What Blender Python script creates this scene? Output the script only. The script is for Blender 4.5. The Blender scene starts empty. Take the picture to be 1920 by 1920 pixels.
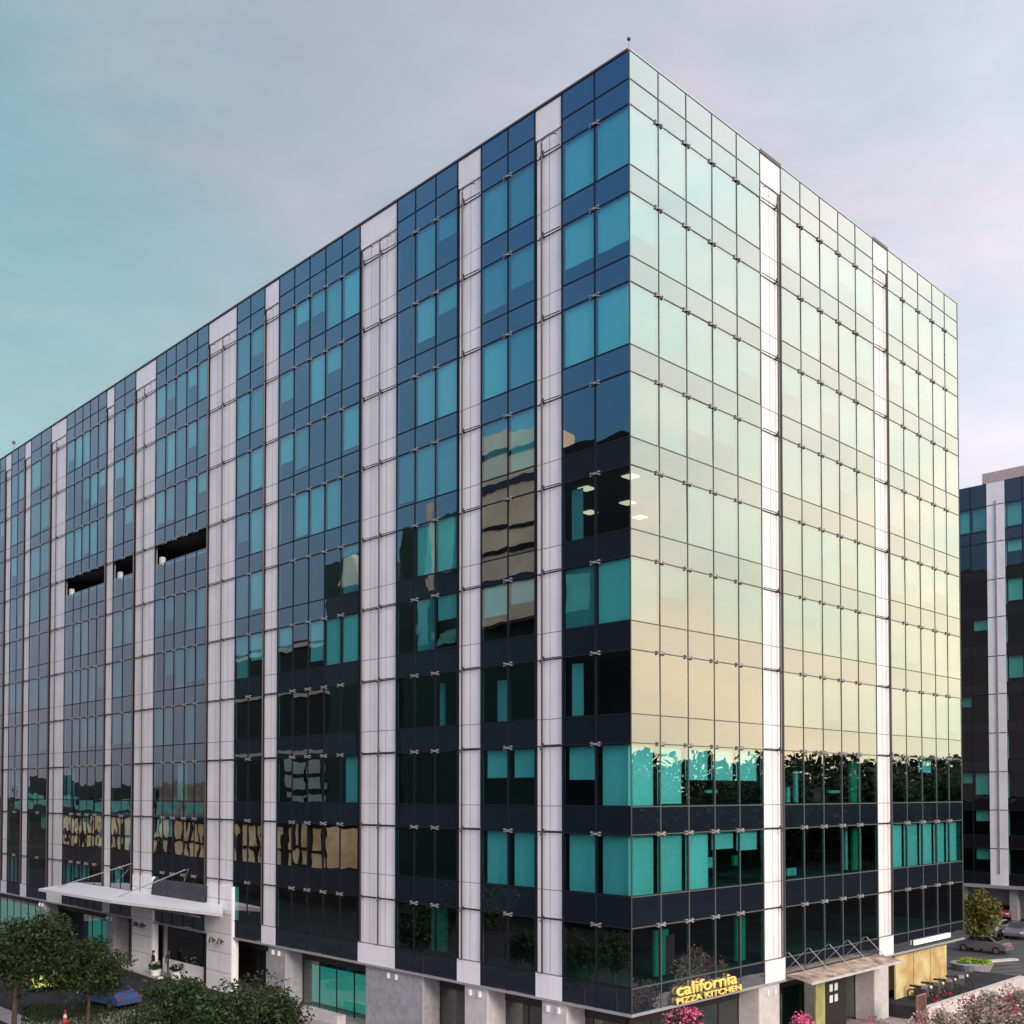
import bpy, bmesh, math, random
from mathutils import Vector, Matrix
R = math.radians
rnd = random.Random(7)
sc = bpy.context.scene

# ------------------------------------------------------------------ camera
F_PX, PX0, PY0, PITCH, CAMZ = 1963.0, 960.0, 1437.5, R(1.4), 13.4
cd = bpy.data.cameras.new("camera"); cam = bpy.data.objects.new("camera", cd)
sc.collection.objects.link(cam); sc.camera = cam
cd.sensor_width = 36; cd.lens = F_PX / 1920 * 36; cd.shift_y = (PY0 - 960) / 1920
cd.clip_end = 6000; cd.clip_start = .3
cam.location = (0, 0, CAMZ); cam.rotation_euler = (math.pi / 2 + PITCH, 0, 0)

def ray(px, py):
    a = (px - PX0) / F_PX; b = (PY0 - py) / F_PX
    return Vector((a, math.cos(PITCH) - b * math.sin(PITCH), math.sin(PITCH) + b * math.cos(PITCH)))
def at(px, py, Y):
    d = ray(px, py); return Vector((0, 0, CAMZ)) + d * (Y / d.y)
def gp(px, py, z=0.0):
    d = ray(px, py); return Vector((0, 0, CAMZ)) + d * ((z - CAMZ) / d.z)

# ------------------------------------------------------------------ sky
w = bpy.data.worlds.new("World"); sc.world = w; w.use_nodes = True
nt = w.node_tree; N = nt.nodes; LK = nt.links; N.clear()
out = N.new('ShaderNodeOutputWorld'); bg = N.new('ShaderNodeBackground')
LK.new(bg.outputs[0], out.inputs[0])
tc = N.new('ShaderNodeTexCoord')
def s2l(c): return tuple((x / 12.92 if x <= .04045 else ((x + .055) / 1.055) ** 2.4) for x in c)
ANCH = [  # azimuth from +Y towards +X, elevation, linear colour
    (-27, 36, s2l((.55, .67, .71))), (-27, 24, s2l((.45, .68, .71))), (-27, 13, s2l((.60, .80, .78))), (-27, 3, s2l((.80, .87, .83))),
    (-12, 37, s2l((.70, .68, .73))), (-12, 26, s2l((.64, .73, .76))), (-12, 10, s2l((.80, .86, .86))),
    (2, 38, s2l((.83, .74, .78))), (2, 30, s2l((.80, .75, .80))), (14, 38, s2l((.77, .77, .81))), (14, 30, s2l((.79, .81, .85))),
    (24, 33, s2l((.78, .84, .87))), (24, 24, s2l((.87, .89, .93))), (24, 13, s2l((.97, .95, .99))), (24, 2, s2l((1., .98, 1.))),
    (42, 30, (.9, .95, 1.05)), (42, 10, (1.1, 1.05, 1.1)),
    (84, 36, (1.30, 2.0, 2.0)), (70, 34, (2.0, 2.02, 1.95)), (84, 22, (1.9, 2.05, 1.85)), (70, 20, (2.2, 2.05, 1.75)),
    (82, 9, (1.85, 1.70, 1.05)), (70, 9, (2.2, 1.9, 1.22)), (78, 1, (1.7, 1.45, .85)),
    (-97, 38, (.035, .12, .42)), (-82, 34, (.07, .25, .58)), (-97, 20, (.05, .26, .50)), (-80, 20, (.15, .46, .70)),
    (-64, 24, (.42, .62, .82)), (-64, 9, (.34, .36, .42)), (-76, 10, (.19, .25, .31)), (-70, 2, (.15, .13, .15)), (-97, 4, (.10, .15, .2)),
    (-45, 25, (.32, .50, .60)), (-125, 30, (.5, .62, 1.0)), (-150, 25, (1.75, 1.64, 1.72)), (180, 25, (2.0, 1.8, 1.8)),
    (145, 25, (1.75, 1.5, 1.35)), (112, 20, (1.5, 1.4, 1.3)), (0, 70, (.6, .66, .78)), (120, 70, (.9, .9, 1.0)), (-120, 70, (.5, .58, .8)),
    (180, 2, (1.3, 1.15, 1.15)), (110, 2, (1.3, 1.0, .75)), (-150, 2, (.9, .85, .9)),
]
K = 30.0
accc = accw = None
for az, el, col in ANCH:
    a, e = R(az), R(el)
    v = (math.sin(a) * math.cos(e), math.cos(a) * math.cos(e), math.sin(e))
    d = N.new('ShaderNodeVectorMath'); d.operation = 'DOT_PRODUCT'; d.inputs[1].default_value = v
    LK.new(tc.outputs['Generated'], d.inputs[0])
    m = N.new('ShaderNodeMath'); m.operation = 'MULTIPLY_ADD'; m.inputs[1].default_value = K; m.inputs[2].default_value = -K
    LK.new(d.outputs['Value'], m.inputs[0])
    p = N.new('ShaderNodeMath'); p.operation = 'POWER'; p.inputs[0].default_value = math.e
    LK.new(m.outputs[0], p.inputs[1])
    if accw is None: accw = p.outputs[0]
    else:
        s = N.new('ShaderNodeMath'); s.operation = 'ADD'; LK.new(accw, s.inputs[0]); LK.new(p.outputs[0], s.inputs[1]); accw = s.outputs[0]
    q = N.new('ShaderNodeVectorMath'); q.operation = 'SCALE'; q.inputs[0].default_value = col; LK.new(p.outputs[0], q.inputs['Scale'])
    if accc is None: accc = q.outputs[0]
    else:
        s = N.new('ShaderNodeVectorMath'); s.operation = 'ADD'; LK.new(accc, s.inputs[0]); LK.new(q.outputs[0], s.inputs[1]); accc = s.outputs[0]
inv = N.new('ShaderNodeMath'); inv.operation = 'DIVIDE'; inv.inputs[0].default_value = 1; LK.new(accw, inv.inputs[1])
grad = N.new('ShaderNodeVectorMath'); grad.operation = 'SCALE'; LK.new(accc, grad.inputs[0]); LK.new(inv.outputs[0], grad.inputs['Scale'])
# thin clouds
mp = N.new('ShaderNodeMapping'); mp.inputs['Scale'].default_value = (1, 1, 2.2); LK.new(tc.outputs['Generated'], mp.inputs[0])
ns = N.new('ShaderNodeTexNoise'); ns.inputs['Scale'].default_value = 3.2; ns.inputs['Detail'].default_value = 7; ns.inputs['Roughness'].default_value = .55
ns.inputs['Distortion'].default_value = .6
LK.new(mp.outputs[0], ns.inputs['Vector'])
rp = N.new('ShaderNodeValToRGB'); rp.color_ramp.elements[0].position = .40; rp.color_ramp.elements[0].color = (.89, 1.0, 1.05, 1)
rp.color_ramp.elements[1].position = .66; rp.color_ramp.elements[1].color = (1.19, 1.07, 1.09, 1)
LK.new(ns.outputs['Fac'], rp.inputs[0])
ns2 = N.new('ShaderNodeTexNoise'); ns2.inputs['Scale'].default_value = 9; ns2.inputs['Detail'].default_value = 9; ns2.inputs['Roughness'].default_value = .6
LK.new(mp.outputs[0], ns2.inputs['Vector'])
mr2 = N.new('ShaderNodeMapRange'); mr2.inputs['From Min'].default_value = .3; mr2.inputs['From Max'].default_value = .7; mr2.inputs['To Min'].default_value = .94; mr2.inputs['To Max'].default_value = 1.06
LK.new(ns2.outputs['Fac'], mr2.inputs[0])
ml0 = N.new('ShaderNodeVectorMath'); ml0.operation = 'SCALE'; LK.new(rp.outputs[0], ml0.inputs[0]); LK.new(mr2.outputs[0], ml0.inputs['Scale'])
ml = N.new('ShaderNodeVectorMath'); ml.operation = 'MULTIPLY'; LK.new(grad.outputs[0], ml.inputs[0]); LK.new(ml0.outputs[0], ml.inputs[1])
sky = N.new('ShaderNodeTexSky'); sky.sky_type = 'NISHITA'; sky.sun_disc = False
sky.sun_elevation = R(22); sky.sun_rotation = R(152)
sk = N.new('ShaderNodeVectorMath'); sk.operation = 'SCALE'; sk.inputs['Scale'].default_value = .003; LK.new(sky.outputs[0], sk.inputs[0])
ad = N.new('ShaderNodeVectorMath'); ad.operation = 'ADD'; LK.new(ml.outputs[0], ad.inputs[0]); LK.new(sk.outputs[0], ad.inputs[1])
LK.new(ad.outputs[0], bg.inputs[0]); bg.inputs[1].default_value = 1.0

# soft, low dusk sun from behind the viewer
sl = bpy.data.lights.new("sun", 'SUN'); so = bpy.data.objects.new("sun", sl); sc.collection.objects.link(so)
sl.energy = 2.2; sl.angle = R(14); sl.color = (1, .87, .76)
az, el = R(152), R(22)
sd = Vector((math.sin(az) * math.cos(el), math.cos(az) * math.cos(el), math.sin(el)))
so.rotation_euler = sd.to_track_quat('Z', 'Y').to_euler()
sc.view_settings.view_transform = 'Standard'; sc.view_settings.look = 'None'
sc.view_settings.exposure = 0; sc.view_settings.gamma = 1; sc.view_settings.use_curve_mapping = False
sc.cycles.max_bounces = 10; sc.cycles.transparent_max_bounces = 16; sc.cycles.glossy_bounces = 5
sc.cycles.sample_clamp_indirect = 6

# ------------------------------------------------------------------ materials
def mat(name, col=(.5, .5, .5), rough=.6, metal=0, spec=.5, var=0, vscale=2, emit=None, estr=0, bump=0, bscale=20, island=0, col2=None):
    m = bpy.data.materials.new(name); m.use_nodes = True
    n = m.node_tree.nodes; l = m.node_tree.links; b = n['Principled BSDF']
    b.inputs['Base Color'].default_value = (*col, 1); b.inputs['Roughness'].default_value = rough
    b.inputs['Metallic'].default_value = metal; b.inputs['Specular IOR Level'].default_value = spec
    if emit: b.inputs['Emission Color'].default_value = (*emit, 1); b.inputs['Emission Strength'].default_value = estr
    t = n.new('ShaderNodeTexCoord')
    if var or col2:
        z = n.new('ShaderNodeTexNoise'); z.inputs['Scale'].default_value = vscale; z.inputs['Detail'].default_value = 6
        l.new(t.outputs['Object'], z.inputs[0])
        r = n.new('ShaderNodeValToRGB')
        c2 = col2 if col2 else tuple(min(1, c * (1 + var)) for c in col)
        c1 = col if col2 else tuple(c * (1 - var) for c in col)
        r.color_ramp.elements[0].position = .35; r.color_ramp.elements[0].color = (*c1, 1)
        r.color_ramp.elements[1].position = .65; r.color_ramp.elements[1].color = (*c2, 1)
        l.new(z.outputs['Fac'], r.inputs[0]); src = r.outputs[0]
        if island:
            g = n.new('ShaderNodeNewGeometry'); k = n.new('ShaderNodeMapRange')
            k.inputs['To Min'].default_value = 1 - island; k.inputs['To Max'].default_value = 1 + island
            l.new(g.outputs['Random Per Island'], k.inputs[0])
            v = n.new('ShaderNodeVectorMath'); v.operation = 'SCALE'; l.new(src, v.inputs[0]); l.new(k.outputs[0], v.inputs['Scale']); src = v.outputs[0]
        l.new(src, b.inputs['Base Color'])
    if bump:
        z2 = n.new('ShaderNodeTexNoise'); z2.inputs['Scale'].default_value = bscale; z2.inputs['Detail'].default_value = 4
        l.new(t.outputs['Object'], z2.inputs[0]); bb = n.new('ShaderNodeBump'); bb.inputs['Strength'].default_value = bump
        bb.inputs['Distance'].default_value = .02
        l.new(z2.outputs['Fac'], bb.inputs['Height']); l.new(bb.outputs[0], b.inputs['Normal'])
    return m

def streakmat(name, col):
    m = mat(name, col, .42); n = m.node_tree.nodes; l = m.node_tree.links; b = n['Principled BSDF']
    t = n.new('ShaderNodeTexCoord'); mp_ = n.new('ShaderNodeMapping'); mp_.inputs['Scale'].default_value = (5, 5, .16); l.new(t.outputs['Object'], mp_.inputs[0])
    z = n.new('ShaderNodeTexNoise'); z.inputs['Scale'].default_value = 1.6; z.inputs['Detail'].default_value = 7; z.inputs['Roughness'].default_value = .65; l.new(mp_.outputs[0], z.inputs[0])
    z2 = n.new('ShaderNodeTexNoise'); z2.inputs['Scale'].default_value = .5; z2.inputs['Detail'].default_value = 3; l.new(t.outputs['Object'], z2.inputs[0])
    ad_ = n.new('ShaderNodeMath'); ad_.operation = 'ADD'; l.new(z.outputs['Fac'], ad_.inputs[0]); l.new(z2.outputs['Fac'], ad_.inputs[1])
    r = n.new('ShaderNodeValToRGB'); r.color_ramp.elements[0].position = .36; r.color_ramp.elements[1].position = .58
    r.color_ramp.elements[0].color = (*[c * .86 for c in col], 1); r.color_ramp.elements[1].color = (*col, 1)
    hf = n.new('ShaderNodeMath'); hf.operation = 'MULTIPLY'; hf.inputs[1].default_value = .5; l.new(ad_.outputs[0], hf.inputs[0])
    l.new(hf.outputs[0], r.inputs[0]); l.new(r.outputs[0], b.inputs['Base Color']); return m
def glassmat(name, f0, through=None, back=(.01, .014, .02), wave=.006, tint=(1, 1, 1), wscale=.55):
    """coated facade glass: angle dependent mirror over a tinted see-through (or opaque) layer"""
    m = bpy.data.materials.new(name); m.use_nodes = True
    n = m.node_tree.nodes; l = m.node_tree.links; n.clear()
    o = n.new('ShaderNodeOutputMaterial'); mx = n.new('ShaderNodeMixShader')
    g = n.new('ShaderNodeBsdfGlossy'); g.inputs['Roughness'].default_value = 0.0; g.inputs['Color'].default_value = (*tint, 1)
    if through:
        b = n.new('ShaderNodeBsdfTransparent'); b.inputs[0].default_value = (*through, 1)
    else:
        b = n.new('ShaderNodeBsdfDiffuse'); b.inputs[0].default_value = (*back, 1)
    lw = n.new('ShaderNodeLayerWeight'); lw.inputs['Blend'].default_value = .5   # facing = 1-cos
    p = n.new('ShaderNodeMath'); p.operation = 'POWER'; p.inputs[1].default_value = 3.0; l.new(lw.outputs['Facing'], p.inputs[0])
    q = n.new('ShaderNodeMath'); q.operation = 'MULTIPLY_ADD'; q.inputs[1].default_value = 1 - f0; q.inputs[2].default_value = f0
    l.new(p.outputs[0], q.inputs[0]); l.new(q.outputs[0], mx.inputs[0])
    t = n.new('ShaderNodeTexCoord'); z = n.new('ShaderNodeTexNoise'); z.inputs['Scale'].default_value = wscale; z.inputs['Detail'].default_value = 1.5
    l.new(t.outputs['Object'], z.inputs[0]); bp = n.new('ShaderNodeBump'); bp.inputs['Strength'].default_value = 1; bp.inputs['Distance'].default_value = wave
    l.new(z.outputs['Fac'], bp.inputs['Height']); l.new(bp.outputs[0], g.inputs['Normal'])
    l.new(b.outputs[0], mx.inputs[1]); l.new(g.outputs[0], mx.inputs[2]); l.new(mx.outputs[0], o.inputs[0])
    return m

M = dict(
    vision=glassmat('vision_glass', .29, through=(.30, .79, .80)),
    spandrel=glassmat('spandrel_glass', .27, back=(.012, .018, .03)),
    dark_glass=glassmat('dark_glass', .10, back=(.006, .008, .010)),
    shop_glass=glassmat('shop_glass', .12, through=(.25, .62, .56)),
    clad=streakmat('white_cladding', (.87, .85, .86)),
    joint=mat('joint_gasket', (.012, .014, .022), .55, spec=.25),
    joint_r=mat('joint_gasket_lit', (.10, .10, .095), .5, spec=.35),  # same dark joint, greyed in place of the bright sky it mirrors
    seam=mat('panel_seam', (.22, .21, .22), .7),
    steel=mat('brushed_steel', (.36, .35, .35), .45, metal=.3, var=.1),
    rod=mat('rod_paint', (.075, .058, .058), .45, metal=.3),
    silver=mat('fascia_metal', (.52, .51, .53), .42, metal=.5, var=.06),
    coping=mat('coping_metal', (.10, .075, .07), .5),
    slab=mat('interior_slab', (.055, .055, .055), .9),  # slab and core coloured near black for the shade of unlit rooms
    core=mat('interior_core', (.035, .035, .035), .9),
    granite=mat('granite', (.33, .32, .34), .6, var=.14, vscale=3, bump=.1),
    pale_granite=mat('pale_granite', (.56, .53, .52), .6, var=.08, vscale=3, bump=.1),
    shopdark=mat('shopfront_frame', (.02, .014, .014), .5),
    asphalt=mat('asphalt', (.04, .038, .042), .9, spec=.1, var=.2, vscale=.6, bump=.4, bscale=30),
    paving=mat('paving', (.34, .29, .28), .8, var=.18, vscale=1.2, bump=.3),
    kerb=mat('kerb_stone', (.55, .50, .47), .8, var=.15, vscale=2),
    earth=mat('ground', (.035, .032, .028), .95, spec=0, var=.3, vscale=.1),
    lamp=mat('lamp_panel', (.9, .9, .8), .5, emit=(1, .40, .28), estr=2.4),
    white=mat('white_paint', (.78, .77, .78), .5, var=.03),
    yellowwall=mat('cream_tile_wall', (.72, .50, .16), .6, col2=(.80, .72, .40), vscale=.9),
    bark=mat('bark', (.07, .05, .035), .9, var=.3, vscale=5, bump=.5),
)
# blinds: random tones; darker and paler sets paint in light by row and face
def blindmat(c0=(.34, .36, .38), c1=(.84, .84, .80)):
    m = bpy.data.materials.new('blind_fabric'); m.use_nodes = True
    n = m.node_tree.nodes; l = m.node_tree.links; b = n['Principled BSDF']; b.inputs['Roughness'].default_value = .9
    g = n.new('ShaderNodeNewGeometry'); o = n.new('ShaderNodeObjectInfo')
    a = n.new('ShaderNodeMath'); a.operation = 'ADD'; l.new(g.outputs['Random Per Island'], a.inputs[0]); l.new(o.outputs['Random'], a.inputs[1])
    f = n.new('ShaderNodeMath'); f.operation = 'FRACT'; l.new(a.outputs[0], f.inputs[0])
    r = n.new('ShaderNodeValToRGB'); r.color_ramp.elements[0].color = (*c0, 1); r.color_ramp.elements[1].color = (*c1, 1)
    r.color_ramp.elements[1].position = .7
    l.new(f.outputs[0], r.inputs[0]); l.new(r.outputs[0], b.inputs['Base Color'])
    return m
M['blind'] = blindmat(); M['blind_mid'] = blindmat((.24, .24, .25), (.44, .44, .44)); M['blind_low'] = blindmat((.70, .70, .66), (.88, .88, .84)); M['blind_r'] = blindmat((.13, .13, .13), (.20, .20, .20))

# ------------------------------------------------------------------ mesh helpers
class MB:
    def __init__(s): s.v = []; s.f = []; s.mi = []; s.mats = []
    def _m(s, m):
        if m not in s.mats: s.mats.append(m)
        return s.mats.index(m)
    def add(s, vs, fs, m=None):
        o = len(s.v); s.v += [tuple(v) for v in vs]; s.f += [tuple(o + i for i in f) for f in fs]
        s.mi += [s._m(m) if m is not None else 0] * len(fs)
    def box(s, x0, x1, y0, y1, z0, z1, m=None):
        if x0 > x1: x0, x1 = x1, x0
        if y0 > y1: y0, y1 = y1, y0
        vs = [(x, y, z) for z in (z0, z1) for y in (y0, y1) for x in (x0, x1)]
        s.add(vs, [(0, 2, 3, 1), (4, 5, 7, 6), (0, 1, 5, 4), (2, 6, 7, 3), (0, 4, 6, 2), (1, 3, 7, 5)], m)
    def quad(s, a, b, c, d, m=None): s.add([a, b, c, d], [(0, 1, 2, 3)], m)
    def tube(s, a, b, r, r2=None, n=8, m=None, caps=True):
        a = Vector(a); b = Vector(b); r2 = r if r2 is None else r2
        z = (b - a).normalized(); x = z.orthogonal().normalized(); y = z.cross(x)
        vs = []
        for p, q in ((a, r), (b, r2)):
            for i in range(n):
                t = 2 * math.pi * i / n; vs.append(p + x * math.cos(t) * q + y * math.sin(t) * q)
        fs = [(i, (i + 1) % n, n + (i + 1) % n, n + i) for i in range(n)]
        if caps: fs += [tuple(range(n - 1, -1, -1)), tuple(range(n, 2 * n))]
        s.add(vs, fs, m)
    def prism(s, pts, z0, z1, m=None):
        n = len(pts); vs = [(p[0], p[1], z0) for p in pts] + [(p[0], p[1], z1) for p in pts]
        s.add(vs, [tuple(range(n - 1, -1, -1)), tuple(range(n, 2 * n))] + [(i, (i + 1) % n, n + (i + 1) % n, n + i) for i in range(n)], m)
    def build(s, name, m=None, parent=None, smooth=False, **props):
        me = bpy.data.meshes.new(name); me.from_pydata(s.v, [], s.f)
        mats = s.mats if s.mats else ([m] if m else [])
        for k in mats: me.materials.append(k)
        if s.mats: me.polygons.foreach_set('material_index', s.mi)
        if smooth: me.polygons.foreach_set('use_smooth', [True] * len(me.polygons))
        me.update()
        o = bpy.data.objects.new(name, me); sc.collection.objects.link(o)
        if parent: o.parent = parent
        for k, v in props.items(): o[k] = v
        return o
def empty(name, loc=(0, 0, 0), rz=0, label=None, category=None, group=None):
    o = bpy.data.objects.new(name, None); sc.collection.objects.link(o); o.location = loc; o.rotation_euler = (0, 0, rz)
    if label: o['label'] = label
    if category: o['category'] = category
    if group: o['group'] = group
    return o
def copy_tree(o, parent=None):
    c = o.copy(); sc.collection.objects.link(c); c.parent = parent
    for ch in list(o.children): copy_tree(ch, c)
    return c

# ------------------------------------------------------------------ building frame
TH = math.atan2(F_PX, 2974 - 960)
DC = 45.6
O = at(1183.5, 1485.5, DC); O.z = 0
ex = Vector((math.cos(TH), math.sin(TH), 0)); ey = Vector((-math.sin(TH), math.cos(TH), 0))
def loc2w(x, y, z=0): return O + ex * x + ey * y + Vector((0, 0, z))
def w2loc(p): q = Vector(p) - O; return Vector((q.dot(ex), q.dot(ey), p[2]))
CL = w2loc((0, 0, CAMZ))
def uL(px, py=1420):
    d = ray(px, py); lx, ly = d.dot(ex), d.dot(ey); t = -CL.x / lx; return CL.y + t * ly
def uR(px, py=1420):
    d = ray(px, py); lx, ly = d.dot(ex), d.dot(ey); t = -CL.y / ly; return CL.x + t * lx
def zc(py):
    d = ray(1183.5, py); return CAMZ + d.z * DC / d.y
ZTOP = zc(93); ZMID = zc(146); ZBOT = zc(1908)
SP = [zc(y) for y in (194, 358, 526, 695, 870, 1041, 1216.7, 1392.5, 1566, 1741.7)]
SI = [zc(y) for y in (306.7, 478, 644, 817.5, 990, 1162.5, 1337.5, 1513, 1683, 1855)]

def P(face, u, d, z, off=0): return (off - d, u, z) if face == 'L' else (u, off - d, z)
def fbox(mb, face, u0, u1, d0, d1, z0, z1, m=None, off=0):
    a = P(face, u0, d0, z0, off); b = P(face, u1, d1, z1, off); mb.box(a[0], b[0], a[1], b[1], z0, z1, m)
def fquad(mb, face, u0, u1, z0, z1, off=0, tilt=0.0, m=None):
    if u0 > u1: u0, u1 = u1, u0
    w_, h_ = u1 - u0, z1 - z0
    tu, tv = rnd.uniform(-tilt, tilt) * w_, rnd.uniform(-tilt, tilt) * h_
    ds = [abs(tu) + abs(tv) - .0 for _ in range(4)]
    d4 = [-(abs(tu) + abs(tv)) / 2 + s for s in (-tu / 2 - tv / 2, tu / 2 - tv / 2, tu / 2 + tv / 2, -tu / 2 + tv / 2)]
    c = [P(face, u0, d4[0], z0, off), P(face, u1, d4[1], z0, off), P(face, u1, d4[2], z1, off), P(face, u0, d4[3], z1, off)]
    if face == 'L': c = c[::-1]
    mb.quad(*c, m)

# ------------------------------------------------------------------ main building
bld = empty('office_building', O, TH, 'tall glass office block with two faces meeting at the sharp near corner', 'building')
LB = [ # left face bays: panel boundaries in px, right to left
    [1183.5, 1117, 1055], [1003.5, 952.5, 902], [857, 815.6, 777, 742.5], [672, 638, 607, 577, 548, 519.5],
    [492, 465, 439.5], [386, 365, 345, 324.5, 306, 287.5], [248.5, 228, 209], [194, 178.5, 163.5, 149, 134.5, 119],
    [90, 71, 52.5], [40.5, 28, 15.5]]
LPIER = [(1055, 1003.5, (1019.4,)), (902, 857, (869,)), (742.5, 672, (712.5, 680)), (519.5, 492, (494.5,)), (439.5, 386, (415.6, 388)),
         (287.5, 248.5, (268, 249.5)), (209, 194, (196,)), (119, 90, (103, 91)), (52.5, 40.5, (42,)), (15.5, 4.5, (5.5,))]
RB = [[1183.5, 1238.3, 1291, 1340, 1386.7, 1431], [1470, 1507, 1544, 1578.5, 1611, 1644.5], [1672, 1700, 1729, 1755.6, 1779, 1803]]
RPIER = [(1431, 1470, (1460,)), (1644.5, 1672, (1665.6,))]
bays = [('L', [uL(p) for p in b]) for b in LB]
# the face runs on past the frame in the same rhythm
ue = uL(4.5)
for k, npan in enumerate((5, 2, 5, 2, 5)):
    wv = 1.62 * npan; bays.append(('L', [ue + 1.62 * i for i in range(npan + 1)])); LPIER.append((None, (ue + wv, ue + wv + 1.9), ())); ue += wv + 1.9
LLEN = ue
bays += [('R', [uR(p) for p in b]) for b in RB]
RLEN = uR(1803)
JT = .085
BL = {}  # explicit blinds: (face, bay, row) -> per panel list of (fraction drawn, left trim, right trim)
def full(n): return [1] * n
BL['L', 0, 0] = [1, 1]; BL['L', 0, 1] = [.72, .72]; BL['L', 0, 2] = [1, 1]; BL['L', 0, 3] = [.0, .0]; BL['L', 0, 4] = [0, .01]; BL['L', 0, 5] = [1, 1]
BL['L', 0, 6] = [0, 0]; BL['L', 0, 7] = [1, .55]; BL['L', 0, 8] = [1, 1]; BL['L', 0, 9] = [0, 0]
BL['L', 1, 0] = [1, 1]; BL['L', 1, 1] = [.6, .8]; BL['L', 1, 2] = [1, 1]; BL['L', 1, 3] = [1, 1]; BL['L', 1, 4] = [0, 0]; BL['L', 1, 5] = [.4, .55]; BL['L', 1, 6] = [0, 0]
BL['L', 1, 7] = [.5, .5]; BL['L', 1, 8] = [1, 1]; BL['L', 1, 9] = [0, 0]
BL['L', 2, 0] = [.4, 1, 0]; BL['L', 2, 1] = [.4, .75, 0]; BL['L', 2, 2] = [1, 1, 0]; BL['L', 2, 3] = [1, 1, .9]; BL['L', 2, 4] = [1, 1, 0]; BL['L', 2, 5] = [.45, 1, 0]
for r_ in (6, 7, 8, 9): BL['L', 2, r_] = [0, 0, 0]
for r_ in (6, 8, 9): BL['L', 3, r_] = [0] * 5
BL['L', 3, 7] = [1, 0, 0, 0, 0]
for b_ in (4,):
    for r_ in (6, 7, 8, 9): BL['L', b_, r_] = [0, 0]
BL['R', 0, 7] = [1, .96, .55, .55, .55]; BL['R', 0, 8] = [1, 1, 1, .3, .35]; BL['R', 0, 9] = [0] * 5
for r_ in (7, 8, 9): BL['R', 1, r_] = [0] * 5
BL['R', 1, 8] = [0, 0, 0, 0, 0]
BL['R', 2, 7] = [0, 0, .3, 0, 0]; BL['R', 2, 8] = [1] * 5; BL['R', 2, 9] = [0] * 5
BL['R', 0, 0] = full(5); BL['R', 0, 1] = [.6, 1, 1, 1, 1]; BL['R', 0, 4] = [0, 0, 1, 1, 1]; BL['R', 0, 5] = [1, .5, 0, 1, 1]; BL['R', 0, 6] = [0, 0, 0, 0, 0]

windows = []; blinds_far = MB(); far_win = MB(); far_sp = MB()
def depth_of(face, u): q = loc2w(0, u) if face == 'L' else loc2w(u, 0); return q.y
cnt = {'L': -1, 'R': -1}; tasks = []
for face, us in bays:
    cnt[face] += 1; bi = cnt[face]
    n = len(us) - 1
    mu = MB()
    JT = .085 if face == 'L' else .05; jh = .034 if face == 'L' else .024
    fquads = [(ZMID, ZTOP)] + [(SP[0], ZMID)] + [(SP[i + 1], SI[i]) for i in range(9)] + [(ZBOT + .12, SI[9])]
    for z0, z1 in fquads:
        sp_ = MB() if depth_of(face, us[0]) < 78 else far_sp
        for i in range(n): fquad(sp_, face, us[i], us[i + 1], z0, z1, tilt=.0012)
        if sp_ is not far_sp: sp_.build('spandrel_panel', M['spandrel'], bld)
    for i, u in enumerate(us):
        if i == 0 and abs(u) < .05: continue
        if face == 'L' and bi in (5, 6, 7) and 0 < i < n: segs = ((ZBOT + .12, SP[3] - 1.42), (SP[3] - .03, ZTOP))
        else: segs = ((ZBOT + .12, ZTOP),)
        for za, zb_ in segs:
            fbox(mu, face, u - JT / 2, u + JT / 2, .004, .022, za, zb_)
            fbox(mu, face, u - .06, u + .06, -.11, -.03, za, zb_ - .05)
    u0, u1 = min(us) + JT / 2, max(us) - JT / 2
    if min(us) < .05: u0 = .03
    for z in [ZMID] + SP + SI:
        fbox(mu, face, u0, u1, .006, .018, z - jh, z + jh)
        fbox(mu, face, u0 + .1, u1 - .1, -.10, -.04, z - .055, z + .055)
    mu.build('mullion_grid', M['joint'] if face == 'L' else M['joint_r'], bld)
    for r_ in range(10):
        tasks.append((depth_of(face, us[0]), face, bi, r_, us))
far_sp.build('spandrel_panel', M['spandrel'], bld, kind='stuff')
tasks.sort(key=lambda t: t[0])
nblind = 0
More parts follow.
